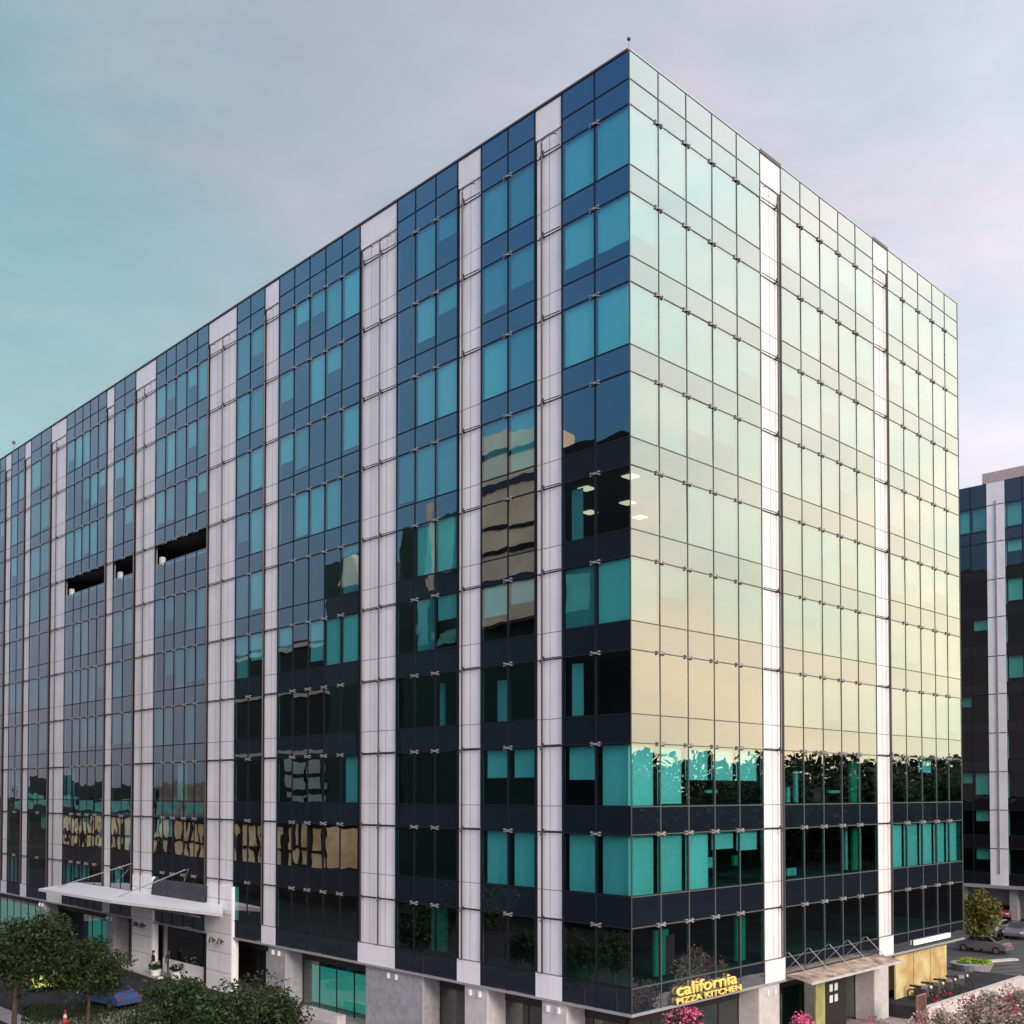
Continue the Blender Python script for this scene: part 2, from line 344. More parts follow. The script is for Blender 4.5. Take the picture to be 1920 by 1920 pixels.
for k, (dep, face, bi, r_, us) in enumerate(tasks):
    n = len(us) - 1; z0, z1 = SI[r_], SP[r_]
    ztop_g = z1
    if face == 'L' and bi in (5, 6, 7) and r_ == 3: ztop_g = z1 - 1.42   # open plant-floor slot
    tgt = MB() if k < 100 else far_win
    for i in range(n): fquad(tgt, face, us[i], us[i + 1], z0, ztop_g, tilt=.0035)
    wo = tgt.build('window', M['vision'], bld) if k < 100 else None
    fr = BL.get((face, bi, r_))
    for i in range(n):
        if fr: v = fr[i]
        elif face == 'L' and bi in (5, 6, 7) and r_ == 3: v = 0
        elif r_ >= 7: v = rnd.choice([0, 0, 0, 1, .5])
        elif face == 'R': v = rnd.choice([1, 1, 1, 1, 1, 1, .8, .5])
        else: v = rnd.choice([1, 1, 1, 1, .92, .85, .6, .45, 0]) if rnd.random() < .85 else 0
        if v <= .02: continue
        a, b = sorted((us[i], us[i + 1])); g = .10 if r_ < 7 else .16; bd = .12 if r_ < 7 else .30
        t_ = blinds_far if (k >= 100 or nblind >= 100) else MB()
        zb = z1 - .06 - (z1 - z0 - .1) * v
        fbox(t_, face, a + g, b - g, -bd - .02, -bd, zb, z1 - .06)
        fbox(t_, face, a + g, b - g, -bd - .03, -bd + .01, zb - .04, zb - .001)
        bm_ = M['blind_r'] if (face == 'R' and r_ < 7) else M['blind_low'] if r_ >= 7 else M['blind_mid'] if (face == 'L' and bi >= 5 and r_ >= 3) else M['blind']
        t_.mi = [t_._m(bm_)] * 0 + t_.mi; idx = t_._m(bm_); t_.mi[-12:] = [idx] * 12
        if t_ is not blinds_far: t_.build('roller_blind', None, wo); nblind += 1
far_win.build('window', M['vision'], bld, kind='stuff')
# narrow side blinds seen beside the dark corner floors
for r_ in (4, 6):
    mb = MB(); a = uL(1062); b = uL(1083); fbox(mb, 'L', min(a, b), max(a, b), -.42, -.40, SI[r_] + .1, SP[r_] - .3); mb.build('roller_blind', M['blind'], bld)
blinds_far.build('roller_blind', None, bld, kind='stuff')

# dark slots: louvre lining set back behind the openings
sl_ = MB()
for bi in (5, 6, 7):
    us = bays[bi][1]
    fbox(sl_, 'L', min(us) + .05, max(us) - .05, -1.6, -.45, SP[3] - 1.46, SP[3] - 1.40)
    fbox(sl_, 'L', max(us) - .5, max(us) - .12, -.6, -.3, SP[3] - 1.38, SP[3] - .8)
sl_.build('louvre_opening', M['white'], bld)

# spiders
spm = MB()
def spider_mesh(mb, face, u, z):
    fbox(mb, face, u - .045, u + .045, .02, .11, z - .045, z + .045)
    for su in (-1, 1):
        for sz in (-1, 1):
            a = P(face, u, .08, z); b = P(face, u + su * .24, .05, z + sz * .06); mb.tube(a, b, .03, .024, n=5)
            c = P(face, u + su * .24, .07, z + sz * .06); e = P(face, u + su * .24, .008, z + sz * .06); mb.tube(c, e, .045, n=6)
protoS = {}
for fc in 'LR':
    mb = MB(); spider_mesh(mb, fc, 0, 0); o = mb.build('glass_fitting', M['steel'], bld); protoS[fc] = o
spots = []
for face, us in bays:
    for i, u in enumerate(us):
        if 0 < i < len(us) - 1 or (i == 0 and u > .1) or i == len(us) - 1:
            edge = (i == 0 or i == len(us) - 1)
            if edge: continue
            for z in SP: spots.append((depth_of(face, u), face, u, z))
spots.sort(key=lambda t: t[0]); used = {'L': False, 'R': False}; farS = MB()
for k, (dep, face, u, z) in enumerate(spots):
    if dep > 100: continue
    if k < 100:
        if not used[face]: o = protoS[face]; used[face] = True
        else: o = protoS[face].copy(); sc.collection.objects.link(o); o.parent = bld
        o.location = P(face, u, 0, z)
    else: spider_mesh(farS, face, u, z)
farS.build('glass_fitting', M['steel'], bld, kind='stuff')

# piers
def pier(face, u0, u1, rods, parent=None, zb=None):
    if u0 > u1: u0, u1 = u1, u0
    mb = MB()
    fbox(mb, face, u0 - .02, u1 + .02, -.16, -.10, ZBOT, ZTOP - .02, M['clad'])
    # base block and head block stand forward
    fbox(mb, face, u0 + .04, u1 - .04, -.10, .03, ZBOT + .02, ZBOT + 1.25, M['clad'])
    fbox(mb, face, u0 + .04, u1 - .04, -.10, -.02, ZTOP - 1.5, ZTOP - .05, M['clad'])
    if len(rods) == 2:
        um = rods[0]
    for z in SP: fbox(mb, face, u0 + .02, u1 - .02, -.098, -.088, z - .03, z + .03, M['joint'])
    for z in SI[:-1]: fbox(mb, face, u0 + .02, u1 - .02, -.098, -.092, z - .016, z + .016, M['seam'])
    for t_ in ((.5,) if len(rods) < 2 else (.3, .72)): um = u0 + (u1 - u0) * t_; fbox(mb, face, um - .012, um + .012, -.099, -.094, ZBOT + 1.3, ZTOP - 1.55, M['seam'])
    for z in (ZBOT + 1.25,): fbox(mb, face, u0 + .02, u1 - .02, -.098, .034, z - .02, z + .02, M['seam'])
    o = mb.build('pier', None, parent or bld)
    for u in rods:
        rb = MB(); rb.tube(P(face, u, .12, ZBOT + 1.27), P(face, u, .12, ZTOP - 1.9), .05 if face == 'L' else .038, n=8)
        for z in SP[:]:
            rb.tube(P(face, u, .12, z), P(face, u, -.1, z), .05, n=6)
            rb.tube(P(face, u - .12, .12, z + .14), P(face, u + .12, .12, z - .14), .035, n=5)
            e = u0 + .1 if (face == 'L') else u1 - .1
            if len(rods) == 2 and u == rods[1]: e = rods[0] + .25
            if face == 'L': rb.tube(P(face, u, .06, z + .05), P(face, e, .02, z + .05), .028, n=5)
            else: rb.tube(P(face, u, .06, z + .05), P(face, u0 + .1, .02, z + .05), .025, n=5)
        # hoop at the head of the rod
        pts = []
        e = min(u1, u + .9) if face == 'R' else max(u0 + .12, u - 1.0)
        if face == 'R': e = u0 + .12
        for i in range(9):
            t = math.pi * i / 8; pts.append(P(face, (u + e) / 2 + (u - e) / 2 * math.cos(t), .12 + .10 * math.sin(t), ZTOP - 1.9 + .12 * math.sin(t)))
        for a, b in zip(pts, pts[1:]): rb.tube(a, b, .022, n=5)
        rb.build('rod', M['rod'], o)
    return o
for p0, p1, rods in LPIER:
    if p0 is None: pier('L', p1[0], p1[1], ())
    else: pier('L', uL(p0), uL(p1), tuple(uL(r) for r in rods))
for p0, p1, rods in RPIER: pier('R', uR(p0), uR(p1), tuple(uR(r) for r in rods))

# corner trim, coping, fascia, roof, slabs, core
mb = MB(); mb.tube((-.012, -.012, ZBOT), (-.012, -.012, ZTOP), .03, n=8); mb.build('corner_trim', M['rod'], bld)
mb = MB(); fbox(mb, 'L', .06, LLEN, -.35, .05, ZTOP, ZTOP + .09); 
for p0, p1, _ in RPIER: fbox(mb, 'R', uR(p0), uR(p1), -.2, .04, ZTOP - .06, ZTOP + .12)
mb.build('coping', M['coping'], bld)
mb = MB(); mb.box(.07, RLEN, -.03, .3, ZTOP, ZTOP + .05); mb.build('coping', M['silver'], bld)
mb = MB(); fbox(mb, 'L', -.05, LLEN, -.5, .07, ZBOT, ZBOT + .118); fbox(mb, 'R', .51, RLEN + .07, -.5, .05, ZBOT + .001, ZBOT + .117); mb.build('fascia', M['silver'], bld)
mb = MB(); mb.box(.36, RLEN - .1, .36, LLEN, ZTOP - .8, ZTOP - .5); mb.build('roof', M['seam'], bld)
for i in range(10):
    z1 = SI[i] - .08; z0 = (SP[i + 1] + .08) if i < 9 else ZBOT + .14
    mb = MB(); mb.box(.5, RLEN - .3, .5, LLEN - .3, z0, z1); mb.build('floor_slab', M['slab'], bld)
mb = MB(); mb.box(8, RLEN - 3, 8, LLEN - 3, 0, ZTOP - .9); mb.build('core_wall', M['core'], bld)
mb = MB(); mb.box(RLEN - .28, RLEN, .02, LLEN, ZBOT + .13, ZTOP - .03); mb.box(.5, RLEN, LLEN - .2, LLEN + .1, ZBOT + .13, ZTOP - .03)
mb.build('rear_wall', M['dark_glass'], bld)
# interior columns behind the glass
for face, us in bays:
    pass
# ceiling lamps, lit floor at the corner
for lx, ly in ((1.5, 1.2), (1.5, 3.9), (4.8, 4.1), (4.8, 6.6), (7.4, 5.4)):
    mb = MB(); mb.box(lx - .3, lx + .3, ly - .3, ly + .3, SP[4] + .0, SP[4] + .06); mb.build('ceiling_light', M['lamp'], bld)
M['gcurt'] = mat('green_curtain', (.05, .30, .18), .9); M['rcurt'] = mat('red_curtain', (.30, .03, .05), .9); M['pale_in'] = mat('pale_interior', (.6, .6, .56), .8)
for face, px, r_, wd, h0, h1, mk in (('R', 1268, 9, 1.0, .1, 2.2, 'gcurt'), (('R'), 1283, 9, .7, .1, 1.9, 'rcurt'), ('R', 1300, 7, .4, .1, .8, 'pale_in'), ('R', 1362, 7, .9, .6, .75, 'pale_in'), ('R', 1360, 8, .5, .9, 1.4, 'pale_in'),
        ('R', 1408, 8, .5, .9, 1.4, 'tealscr'), ('R', 1505, 7, .3, .1, .9, 'pale_in'), ('R', 1520, 7, .3, .1, 1.8, 'pale_in'), ('R', 1590, 7, 1.2, .6, .75, 'pale_in'), ('R', 1612, 8, .25, .1, 2.6, 'pale_in'), ('R', 1560, 7, .8, .1, .9, 'rcurt'),
        ('R', 1510, 8, .9, .1, .5, 'pale_in'), ('R', 1630, 7, 1.2, .05, 2.5, 'gcurt'), ('R', 1632, 8, 1.0, .05, 2.5, 'gcurt'), ('R', 1415, 9, .8, .05, 2.6, 'gcurt'), ('L', 800, 9, 1.2, .05, 2.4, 'gcurt'), ('L', 805, 6, .3, .05, 2.4, 'pale_in'), ('L', 920, 6, .8, .05, 2.2, 'pale_in')):
    u = uR(px) if face == 'R' else uL(px); mb = MB(); fbox(mb, face, u - wd / 2, u + wd / 2, -1.0, -.85, SI[r_] + h0, SI[r_] + h1)
    mb.build('interior_partition', M.get(mk, M['gcurt']), bld)
# lightning rods
for px, h in ((1183.5, .62),):
    mb = MB(); mb.tube((.1, .1, ZTOP + .09), (.1, .1, ZTOP + .55), .008, n=5)
    bmx = bmesh.new(); bmesh.ops.create_icosphere(bmx, subdivisions=2, radius=.085)
    vs = [v.co + Vector((.1, .1, ZTOP + .58)) for v in bmx.verts]; mb.add(vs, [[v.index for v in f.verts] for f in bmx.faces]); bmx.free()
    mb.build('lightning_rod', M['rod'], bld)
mb = MB(); u_ = uL(15); mb.tube((.2, u_, ZTOP + .09), (.2, u_, ZTOP + .9), .02, n=5); mb.box(.08, .32, u_ - .12, u_ + .12, ZTOP + .9, ZTOP + 1.15); mb.build('roof_lamp', M['coping'], bld)

# ---- ground floor
RE = 1.3
mb = MB()
for face, ln in (('L', LLEN), ('R', RLEN)):
    fbox(mb, face, RE if face == 'L' else RE, ln - .3, -RE - .1, -RE, 2.9, ZBOT - .01)
mb.build('shopfront_header', M['shopdark'], bld)
mb = MB()
for face, ln in (('L', LLEN), ('R', RLEN)):
    fbox(mb, face, RE + .1, ln - .3, -3.0, -2.9, 0, 2.9)
mb.build('shop_interior_wall', M['core'], bld)
glz = [('L', 1.3, uL(900)), ('L', uL(850), uL(790)), ('L', uL(665), uL(536)), ('L', uL(498), uL(452)), ('L', uL(245), uL(215)), ('L', uL(200), uL(130)), ('L', uL(85), LLEN - 4),
       ('R', 1.3, uR(1425)), ('R', uR(1462), uR(1640)), ('R', uR(1665), RLEN - .3)]
for face, a, b in glz:
    mb = MB(); a, b = min(a, b), max(a, b); n = max(1, round((b - a) / 1.9))
    for i in range(n): fquad(mb, face, a + (b - a) * i / n + .03, a + (b - a) * (i + 1) / n - .03, .15, 2.88, off=RE + .05, tilt=.002)
    g = mb.build('shop_window', M['shop_glass'], bld)
    mb = MB()
    for i in range(n + 1): u = a + (b - a) * i / n; fbox(mb, face, u - .028, u + .028, -RE - .09, -RE - .02, 0, 2.9)
    mb.build('window_frame', M['shopdark'], g)
# teal panels behind the shop glass, their glow put into the material
M['tealglow'] = mat('teal_glow', (.16, .55, .50), .5, var=.15, vscale=.6, emit=(.10, .42, .38), estr=.55)
for a, b in ((663, 538), (128, 200), (-40, 55)):
    a, b = sorted((uL(a), uL(b))); mb = MB(); fbox(mb, 'L', a + .1, b - .1, -1.9, -1.85, .2, 2.5); mb.build('shop_glow_panel', M['tealglow'], bld)
# granite columns
for face, a, b, d in (('L', uL(790), uL(682), -.15), ('L', uL(912), uL(868), -.1), ('L', uL(1060), uL(1012), -.1), ('L', uL(535), uL(502), -.1),
                      ('L', uL(214), uL(200), -.1), ('L', uL(84), uL(74), -.1), ('R', uR(1425), uR(1463), -.1), ('R', uR(1640), uR(1666), -.1)):
    mb = MB(); a, b = min(a, b), max(a, b); fbox(mb, face, a, b, -1.4, d, 0, ZBOT - .004)
    o = mb.build('column', M['pale_granite'] if (face == 'R' or a < 14) and b < 60 and not (face == 'L' and a > 9.6) else M['granite'], bld); md = o.modifiers.new('b', 'BEVEL'); md.width = .08; md.segments = 3
    um = (a + b) / 2
    for du in (-.35, .35):
        mb = MB(); fbox(mb, face, um + du - .06, um + du + .06, d + .005, d + .14, ZBOT - .5, ZBOT - .2); mb.build('wall_lamp', M['white'], o)

# ---- entrance: portal piers, lobby, canopy
for a, b, nm in ((251, 290, 0), (391, 440, 1)):
    u0, u1 = sorted((uL(a, 1700), uL(b, 1700)))
    prj = .13
    zt = 7.1
    mb = MB(); pts = []
    # plan with a rounded near corner
    rr = .25
    pts = [(.3, u1), (-prj, u1)]
    for i in range(7):
        t = math.pi / 2 * i / 6; pts.append((-prj + rr - rr * math.cos(t), u0 + rr - rr * math.sin(t)))
    pts += [(.3, u0)]
    mb.prism([(p[0], p[1]) for p in pts], 0, zt, M['clad'])
    for z in (1.3, 2.6, 3.9, 5.2, 6.2): mb.box(-prj - .004, -prj + .02, u0 + rr, u1 - .01, z - .015, z + .015, M['seam'])
    mb.box(-prj - .005, -prj + .02, (u0 + u1) / 2 - .012, (u0 + u1) / 2 + .012, .1, zt - .1, M['seam'])
    po = mb.build('portal_pier', None, bld)
    for du in (-.55, .55):
        mb = MB(); uc = (u0 + u1) / 2 + du; mb.tube((-prj - .02, uc, 3.35), (-prj - .3, uc, 3.5), .05, n=6); mb.tube((-prj - .3, uc, 3.62), (-prj - .34, uc, 3.25), .10, .17, n=10); mb.build('wall_lamp', M['rod'], po)
ua, ub = uL(293), uL(395)
mb = MB()
for i in range(9):   # curved grey vault over the lobby
    t0, t1 = math.pi / 2 * i / 9, math.pi / 2 * (i + 1) / 9
    f = lambda t: (-.28 * math.sin(t) , 5.4 + 1.6 * math.cos(t))
    (x0, z0), (x1, z1) = f(t0), f(t1)
    mb.quad((x0 - .05, ub + .02, z0), (x1 - .05, ub + .02, z1), (x1 - .05, ua - .02, z1), (x0 - .05, ua - .02, z0))
mb.build('vault_roof', mat('vault_grey', (.05, .05, .06), .7, var=.2), bld)
mb = MB(); mb.box(.6, .8, ub, ua, 0, 5.3); mb.build('lobby_wall', M['core'], bld)
mb = MB(); mb.box(.45, .55, ub + 1.8, ua - .4, .05, 1.1, M['white']); mb.box(.50, .58, ub + 1.8, ua - .4, 1.12, 3.6, M['dark_glass']); mb.build('entrance_door', None, bld)
mb = MB(); q0 = w2loc(at(418, 1710, 67.4)); q1 = w2loc(at(72, 1668, 85)); qm = w2loc(at(215, 1700, 76)); c0, c1 = q0.y, q1.y
zt = 5.7
prof = [(q0.y, q0.x), (q0.y + 3.2, -.1), (q1.y + 1.2, -.1), (q1.y, q1.x), (qm.y, qm.x - .3)]
vs = [(-p[1] * -1, p[0], zt + (.12 if i in (1, 2) else -.1)) for i, p in enumerate(prof)] + [(-p[1] * -1, p[0], zt - .22 + (0 if i in (1, 2) else -.08)) for i, p in enumerate(prof)]
n = 5; mb.add(vs, [tuple(range(n)), tuple(range(2 * n - 1, n - 1, -1))] + [(i, n + i, n + (i + 1) % n, (i + 1) % n) for i in range(n)])
cp = mb.build('entrance_canopy', M['white'], bld)
mb = MB()
for k in range(6):
    u = c0 + 4 + k * 3.6; mb.box(-2.0, -.2, u, u + .12, zt - .50, zt - .35)
mb.box(-1.9, -1.8, c0 + 3, c1 - 1, zt - .60, zt - .50); mb.build('canopy_rib', M['seam'], cp)
for pa, pb, da in ((240, 352, 1.0), (130, 250, 1.0)):
    mb = MB(); a = (-2.4, w2loc(at(pa, 1688, depth_of('L', uL(pa)) - 4)).y, zt + .02); b = (-.1, uL(pb), zt + 2.2); mb.tube(a, b, .045, n=8); mb.build('tie_rod', M['silver'], cp)
# ---- right face awning
a0, a1 = uR(1469), uR(1642)
mb = MB(); mb.add([(a0, -.1, 4.0), (a1, -.1, 4.0), (a1, -1.5, 3.75), (a0, -1.5, 3.75), (a0, -.1, 3.95), (a1, -.1, 3.95), (a1, -1.5, 3.68), (a0, -1.5, 3.68)],
   [(0, 3, 2, 1), (4, 5, 6, 7), (0, 1, 5, 4), (1, 2, 6, 5), (2, 3, 7, 6), (3, 0, 4, 7)])
awn = mb.build('awning', mat('awning_glass', (.11, .035, .02), .35, col2=(.50, .36, .28), vscale=1.6), bld)
mb = MB(); mb.box(a0, a1, -1.58, -1.5, 3.66, 3.78); mb.build('awning_edge', M['kerb'], awn)
for k in range(5):
    u = a0 + (a1 - a0) * (k + .15) / 4.8
    mb = MB(); mb.tube((u + .1, -1.4, 3.8), (u, -.03, 5.1), .022, n=6); mb.build('tie_rod', M['steel'], awn)
M['cream'] = mat('cream_glow_wall', (.42, .24, .08), .6, col2=(.60, .52, .27), vscale=.9, emit=(.75, .55, .26), estr=.16)  # wall glows by itself in place of the shop lighting
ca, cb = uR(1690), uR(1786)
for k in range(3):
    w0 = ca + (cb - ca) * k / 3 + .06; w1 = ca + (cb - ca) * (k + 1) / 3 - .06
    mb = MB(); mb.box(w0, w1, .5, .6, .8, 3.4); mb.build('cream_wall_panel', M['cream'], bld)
mb = MB(); mb.box(uR(1523), uR(1540), -.12, -.04, 0, 3.3); mb.build('wall_strip', mat('olive_panel', (.38, .38, .14), .6, var=.2), bld)
mb = MB(); mb.box(uR(1545), uR(1583), .0, .1, .2, 3.2, M['shopdark'])
for i in (0, 1):
    for j in (0, 1):
        u = uR(1552) + i * .55; mb.box(u, u + .34, -.012, -.002, 1.9 + j * .6, 2.3 + j * .6, M['white'])
mb.build('shop_door', None, bld)

# ------------------------------------------------------------------ signs
def text(s, size, name, material, parent, loc, rot, extrude=.04, sx=1):
    c = bpy.data.curves.new(name, 'FONT'); c.body = s; c.size = size; c.extrude = extrude; c.offset = size * .004; c.resolution_u = 4
    o0 = bpy.data.objects.new(name, c); sc.collection.objects.link(o0)
    dg = bpy.context.evaluated_depsgraph_get(); me = bpy.data.meshes.new_from_object(o0.evaluated_get(dg))
    bpy.data.objects.remove(o0)
    me.materials.clear(); me.materials.append(material)
    o = bpy.data.objects.new(name, me); sc.collection.objects.link(o); o.parent = parent; o.location = loc; o.rotation_euler = rot; o.scale = (sx, 1, 1)
    return o
M['yellow'] = mat('yellow_letter', (.85, .62, .16), .4, emit=(1, .72, .22), estr=.22)
sg = empty('shop_sign', O, TH, 'yellow two-line letter sign on dark glass right of the near corner', 'sign')
u0, u1 = uR(1262), uR(1374)
t1_ = text('california', 1.0, 'sign_lettering', M['yellow'], sg, (u0, -.12, ZBOT + .52), (math.pi / 2, 0, 0))
t1_.scale = ((u1 - u0) / t1_.dimensions.x,) + (.78, 1)
t2_ = text('PIZZA KITCHEN', .38, 'sign_lettering', M['yellow'], sg, (u0, -.12, ZBOT + .15), (math.pi / 2, 0, 0))
u2 = uR(1382); t2_.scale = ((u2 - u0) / t2_.dimensions.x, 1, 1)
mb = MB(); mb.box(u0, u2, -.13, -.05, ZBOT + .13, ZBOT + .145); mb.build('sign_rail', M['joint'], sg)
sg2 = empty('strip_sign', O, TH, 'long white illuminated strip sign above the cream shop wall at the far right end', 'sign')
mb = MB(); a, b = uR(1708), uR(1775)
mb.box(a, b, -.14, -.05, ZBOT + .38, ZBOT + .66); mb.build('sign_face', mat('white_sign', (.85, .83, .85), .5, emit=(1, .95, .97), estr=.35), sg2)
mb = MB(); mb.box(a, b, -.05, -.03, ZBOT + .36, ZBOT + .68); mb.build('sign_frame', M['seam'], sg2)

# ------------------------------------------------------------------ second building at the right
b2 = empty('office_building', O, TH, 'dark office block with one white strip, behind the right end of the large block', 'building')
X2 = w2loc(at(1804, 1485, 113)).x
def u2f(px, py=1420):
    d = ray(px, py); t = (X2 - CL.x) / d.dot(ex); return CL.y + t * d.dot(ey)
bpx = [[1640, 1685, 1730, 1775], [1776, 1800, 1824, 1855.5], [1889, 1922, 1955, 1988], [2020, 2053, 2086, 2119]]
ppx = [(1855.5, 1889), (1988, 2020)]
fb = MB(); 
M['vision2'] = glassmat('vision_glass_far', .14, through=(.30, .75, .70))
M['spandrel2'] = glassmat('spandrel_glass_far', .12, back=(.010, .011, .014))
for b in bpx:
    us = [u2f(p) for p in b]; mu = MB()
    for z0, z1 in [(ZMID, ZTOP), (SP[0], ZMID)] + [(SP[i + 1], SI[i]) for i in range(9)] + [(ZBOT, SI[9])]:
        s_ = MB()
        for i in range(3): fquad(s_, 'L', us[i], us[i + 1], z0, z1, off=X2, tilt=.001)
        s_.build('spandrel_panel', M['spandrel2'], b2)
    for u in us: fbox(mu, 'L', u - .05, u + .05, .004, .03, ZBOT, ZTOP, off=X2)
    for z in SP + SI: fbox(mu, 'L', min(us) + .06, max(us) - .06, .006, .02, z - .05, z + .05, off=X2)
    mu.build('mullion_grid', M['joint'], b2)
    for r_ in range(10):
        g = MB()
        for i in range(3): fquad(g, 'L', us[i], us[i + 1], SI[r_], SP[r_], off=X2, tilt=.003)
        g = g.build('window', M['vision2'], b2)
        for i in range(3):
            if rnd.random() < (.95 if r_ == 0 else .22):
                q = MB(); a_, c_ = sorted((us[i], us[i + 1])); fbox(q, 'L', a_ + .15, c_ - .15, -.4, -.38, SP[r_] - rnd.choice((1.2, 2.4)), SP[r_] - .1, off=X2); q.build('roller_blind', M['blind'], g)
for a, b in ppx:
    u0, u1 = sorted((u2f(a), u2f(b))); q = MB()
    fbox(q, 'L', u0, u1, -.4, .08, ZBOT, ZTOP, M['clad'], off=X2)
    for z in SP: fbox(q, 'L', u0 + .02, u1 - .02, .081, .10, z - .04, z + .04, M['joint'], off=X2)
    po = q.build('pier', None, b2)
    q = MB(); um = (u0 + u1) / 2; fbox(q, 'L', um - .09, um + .09, .10, .16, ZBOT + 1.2, ZTOP - 2, off=X2); q.build('rod', M['steel'], po)
q = MB(); q.box(X2 + 8, X2 + 30, u2f(2119) + .2, u2f(1640), 0, ZTOP - 1); q.box(X2 + .5, X2 + 30, u2f(2119) + .1, u2f(1640), ZTOP - .9, ZTOP - .3)
for i in range(10): q.box(X2 + .5, X2 + 8, u2f(2119) + .2, u2f(1640) - .1, (SP[i + 1] if i < 9 else ZBOT) + .1, SI[i] - .1)
q.build('wall', M['core'], b2)
q = MB(); q.box(X2 - .1, X2 + 30, u2f(2122), u2f(1848), ZTOP, ZTOP + 1.1); q.build('parapet', mat('parapet_pinkish', (.48, .38, .38), .7, var=.1), b2)
q = MB(); q.box(X2 - .15, X2 + .4, u2f(2122), u2f(1640), ZBOT - .35, ZBOT); q.build('fascia', M['silver'], b2)
for k in range(7):
    q = MB(); u = u2f(1800) - k * 5.2; q.box(X2 + .5, X2 + 1.3, u - .4, u + .4, 0, ZBOT - .36); q.build('column', M['granite'], b2)
q = MB(); q.box(X2 + 2.5, X2 + 2.7, u2f(2119), u2f(1640), 0, ZBOT - .36); q.build('wall', M['granite'], b2)

# ------------------------------------------------------------------ buildings across the street (seen in the glass)
b3 = empty('office_building', O, TH, 'dark stepped office block across the street, mirrored in the left face', 'building')
def mir(px, py, D):
    u = uL(px); k = 1 + D / (-CL.x); d = ray(px, py); q = loc2w(0, u); z = CAMZ + d.z * q.y / d.y
    return CL.y + (u - CL.y) * k, CAMZ + (z - CAMZ) * k
M['d1'] = mat('dark_facade', (.008, .009, .014), .4, spec=.2)  # near-black colour stands in for shade mirrored by the glass towers
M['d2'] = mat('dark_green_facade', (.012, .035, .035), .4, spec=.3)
M['tan'] = mat('tan_stone', (.78, .66, .52), .85, var=.15, vscale=.25)
M['pale'] = mat('pale_band', (.60, .57, .52), .8)
M['tealw'] = mat('teal_window', (.10, .42, .38), .4, var=.3, vscale=.3)
def blk(name, pa, pb, ptop, D, dd, m, pbot=None, z0=0):
    y0, y1 = sorted((mir(pa, 1480, D)[0], mir(pb, 1480, D)[0])); zt = mir((pa + pb) / 2, ptop, D)[1]
    if pbot: z0 = mir((pa + pb) / 2, pbot, D)[1]
    q = MB(); q.box(-D - dd, -D, y0, y1, z0, zt); return q.build(name, m, b3), y0, y1, zt
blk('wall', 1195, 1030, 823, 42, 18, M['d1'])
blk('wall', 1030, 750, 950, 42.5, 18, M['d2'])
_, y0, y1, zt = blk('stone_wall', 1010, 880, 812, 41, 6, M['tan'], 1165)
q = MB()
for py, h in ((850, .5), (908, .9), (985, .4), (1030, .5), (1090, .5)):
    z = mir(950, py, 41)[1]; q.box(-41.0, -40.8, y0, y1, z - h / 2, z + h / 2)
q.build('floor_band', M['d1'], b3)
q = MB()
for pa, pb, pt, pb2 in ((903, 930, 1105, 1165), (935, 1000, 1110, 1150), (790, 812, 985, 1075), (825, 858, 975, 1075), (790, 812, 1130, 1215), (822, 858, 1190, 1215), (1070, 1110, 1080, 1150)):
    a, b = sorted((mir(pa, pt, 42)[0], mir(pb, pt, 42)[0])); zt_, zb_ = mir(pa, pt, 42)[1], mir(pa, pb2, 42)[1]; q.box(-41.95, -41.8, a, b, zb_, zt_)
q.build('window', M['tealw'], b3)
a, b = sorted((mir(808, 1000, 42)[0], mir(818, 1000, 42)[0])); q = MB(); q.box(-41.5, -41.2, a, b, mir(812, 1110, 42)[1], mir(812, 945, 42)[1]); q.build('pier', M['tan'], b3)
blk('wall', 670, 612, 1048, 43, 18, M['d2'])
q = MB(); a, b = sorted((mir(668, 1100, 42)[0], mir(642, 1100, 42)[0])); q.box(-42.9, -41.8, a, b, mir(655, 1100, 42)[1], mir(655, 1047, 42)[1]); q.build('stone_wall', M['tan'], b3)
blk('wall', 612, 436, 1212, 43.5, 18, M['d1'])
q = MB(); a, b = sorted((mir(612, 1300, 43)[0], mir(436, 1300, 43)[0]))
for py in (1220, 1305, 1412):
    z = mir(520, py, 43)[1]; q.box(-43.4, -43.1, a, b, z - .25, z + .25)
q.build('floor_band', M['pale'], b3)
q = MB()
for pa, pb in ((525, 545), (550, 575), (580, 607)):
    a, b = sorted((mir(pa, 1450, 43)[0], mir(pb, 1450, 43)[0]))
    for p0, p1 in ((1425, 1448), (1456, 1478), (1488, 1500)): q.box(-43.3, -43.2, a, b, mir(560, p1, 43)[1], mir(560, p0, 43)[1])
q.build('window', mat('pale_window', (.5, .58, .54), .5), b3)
# low cream building; its wall glows in place of lit shop windows
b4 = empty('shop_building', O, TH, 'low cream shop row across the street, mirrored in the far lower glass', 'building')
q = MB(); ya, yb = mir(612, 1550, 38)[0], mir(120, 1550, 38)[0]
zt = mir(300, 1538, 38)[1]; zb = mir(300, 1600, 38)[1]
q.box(-46, -38, ya, yb, zb, zt); q.build('wall', mat('cream_shop_glow', (.30, .22, .13), .8, col2=(.75, .66, .48), vscale=.35, emit=(1, .66, .36), estr=.26), b4)
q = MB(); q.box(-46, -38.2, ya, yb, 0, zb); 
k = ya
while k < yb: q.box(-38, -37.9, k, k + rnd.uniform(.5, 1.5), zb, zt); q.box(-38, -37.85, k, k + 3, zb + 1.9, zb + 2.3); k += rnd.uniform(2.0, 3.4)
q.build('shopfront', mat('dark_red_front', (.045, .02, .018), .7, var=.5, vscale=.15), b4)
q = MB(); q.box(-46.2, -37.7, ya, yb, zt, zt + .5); q.build('roof', M['d1'], b4)
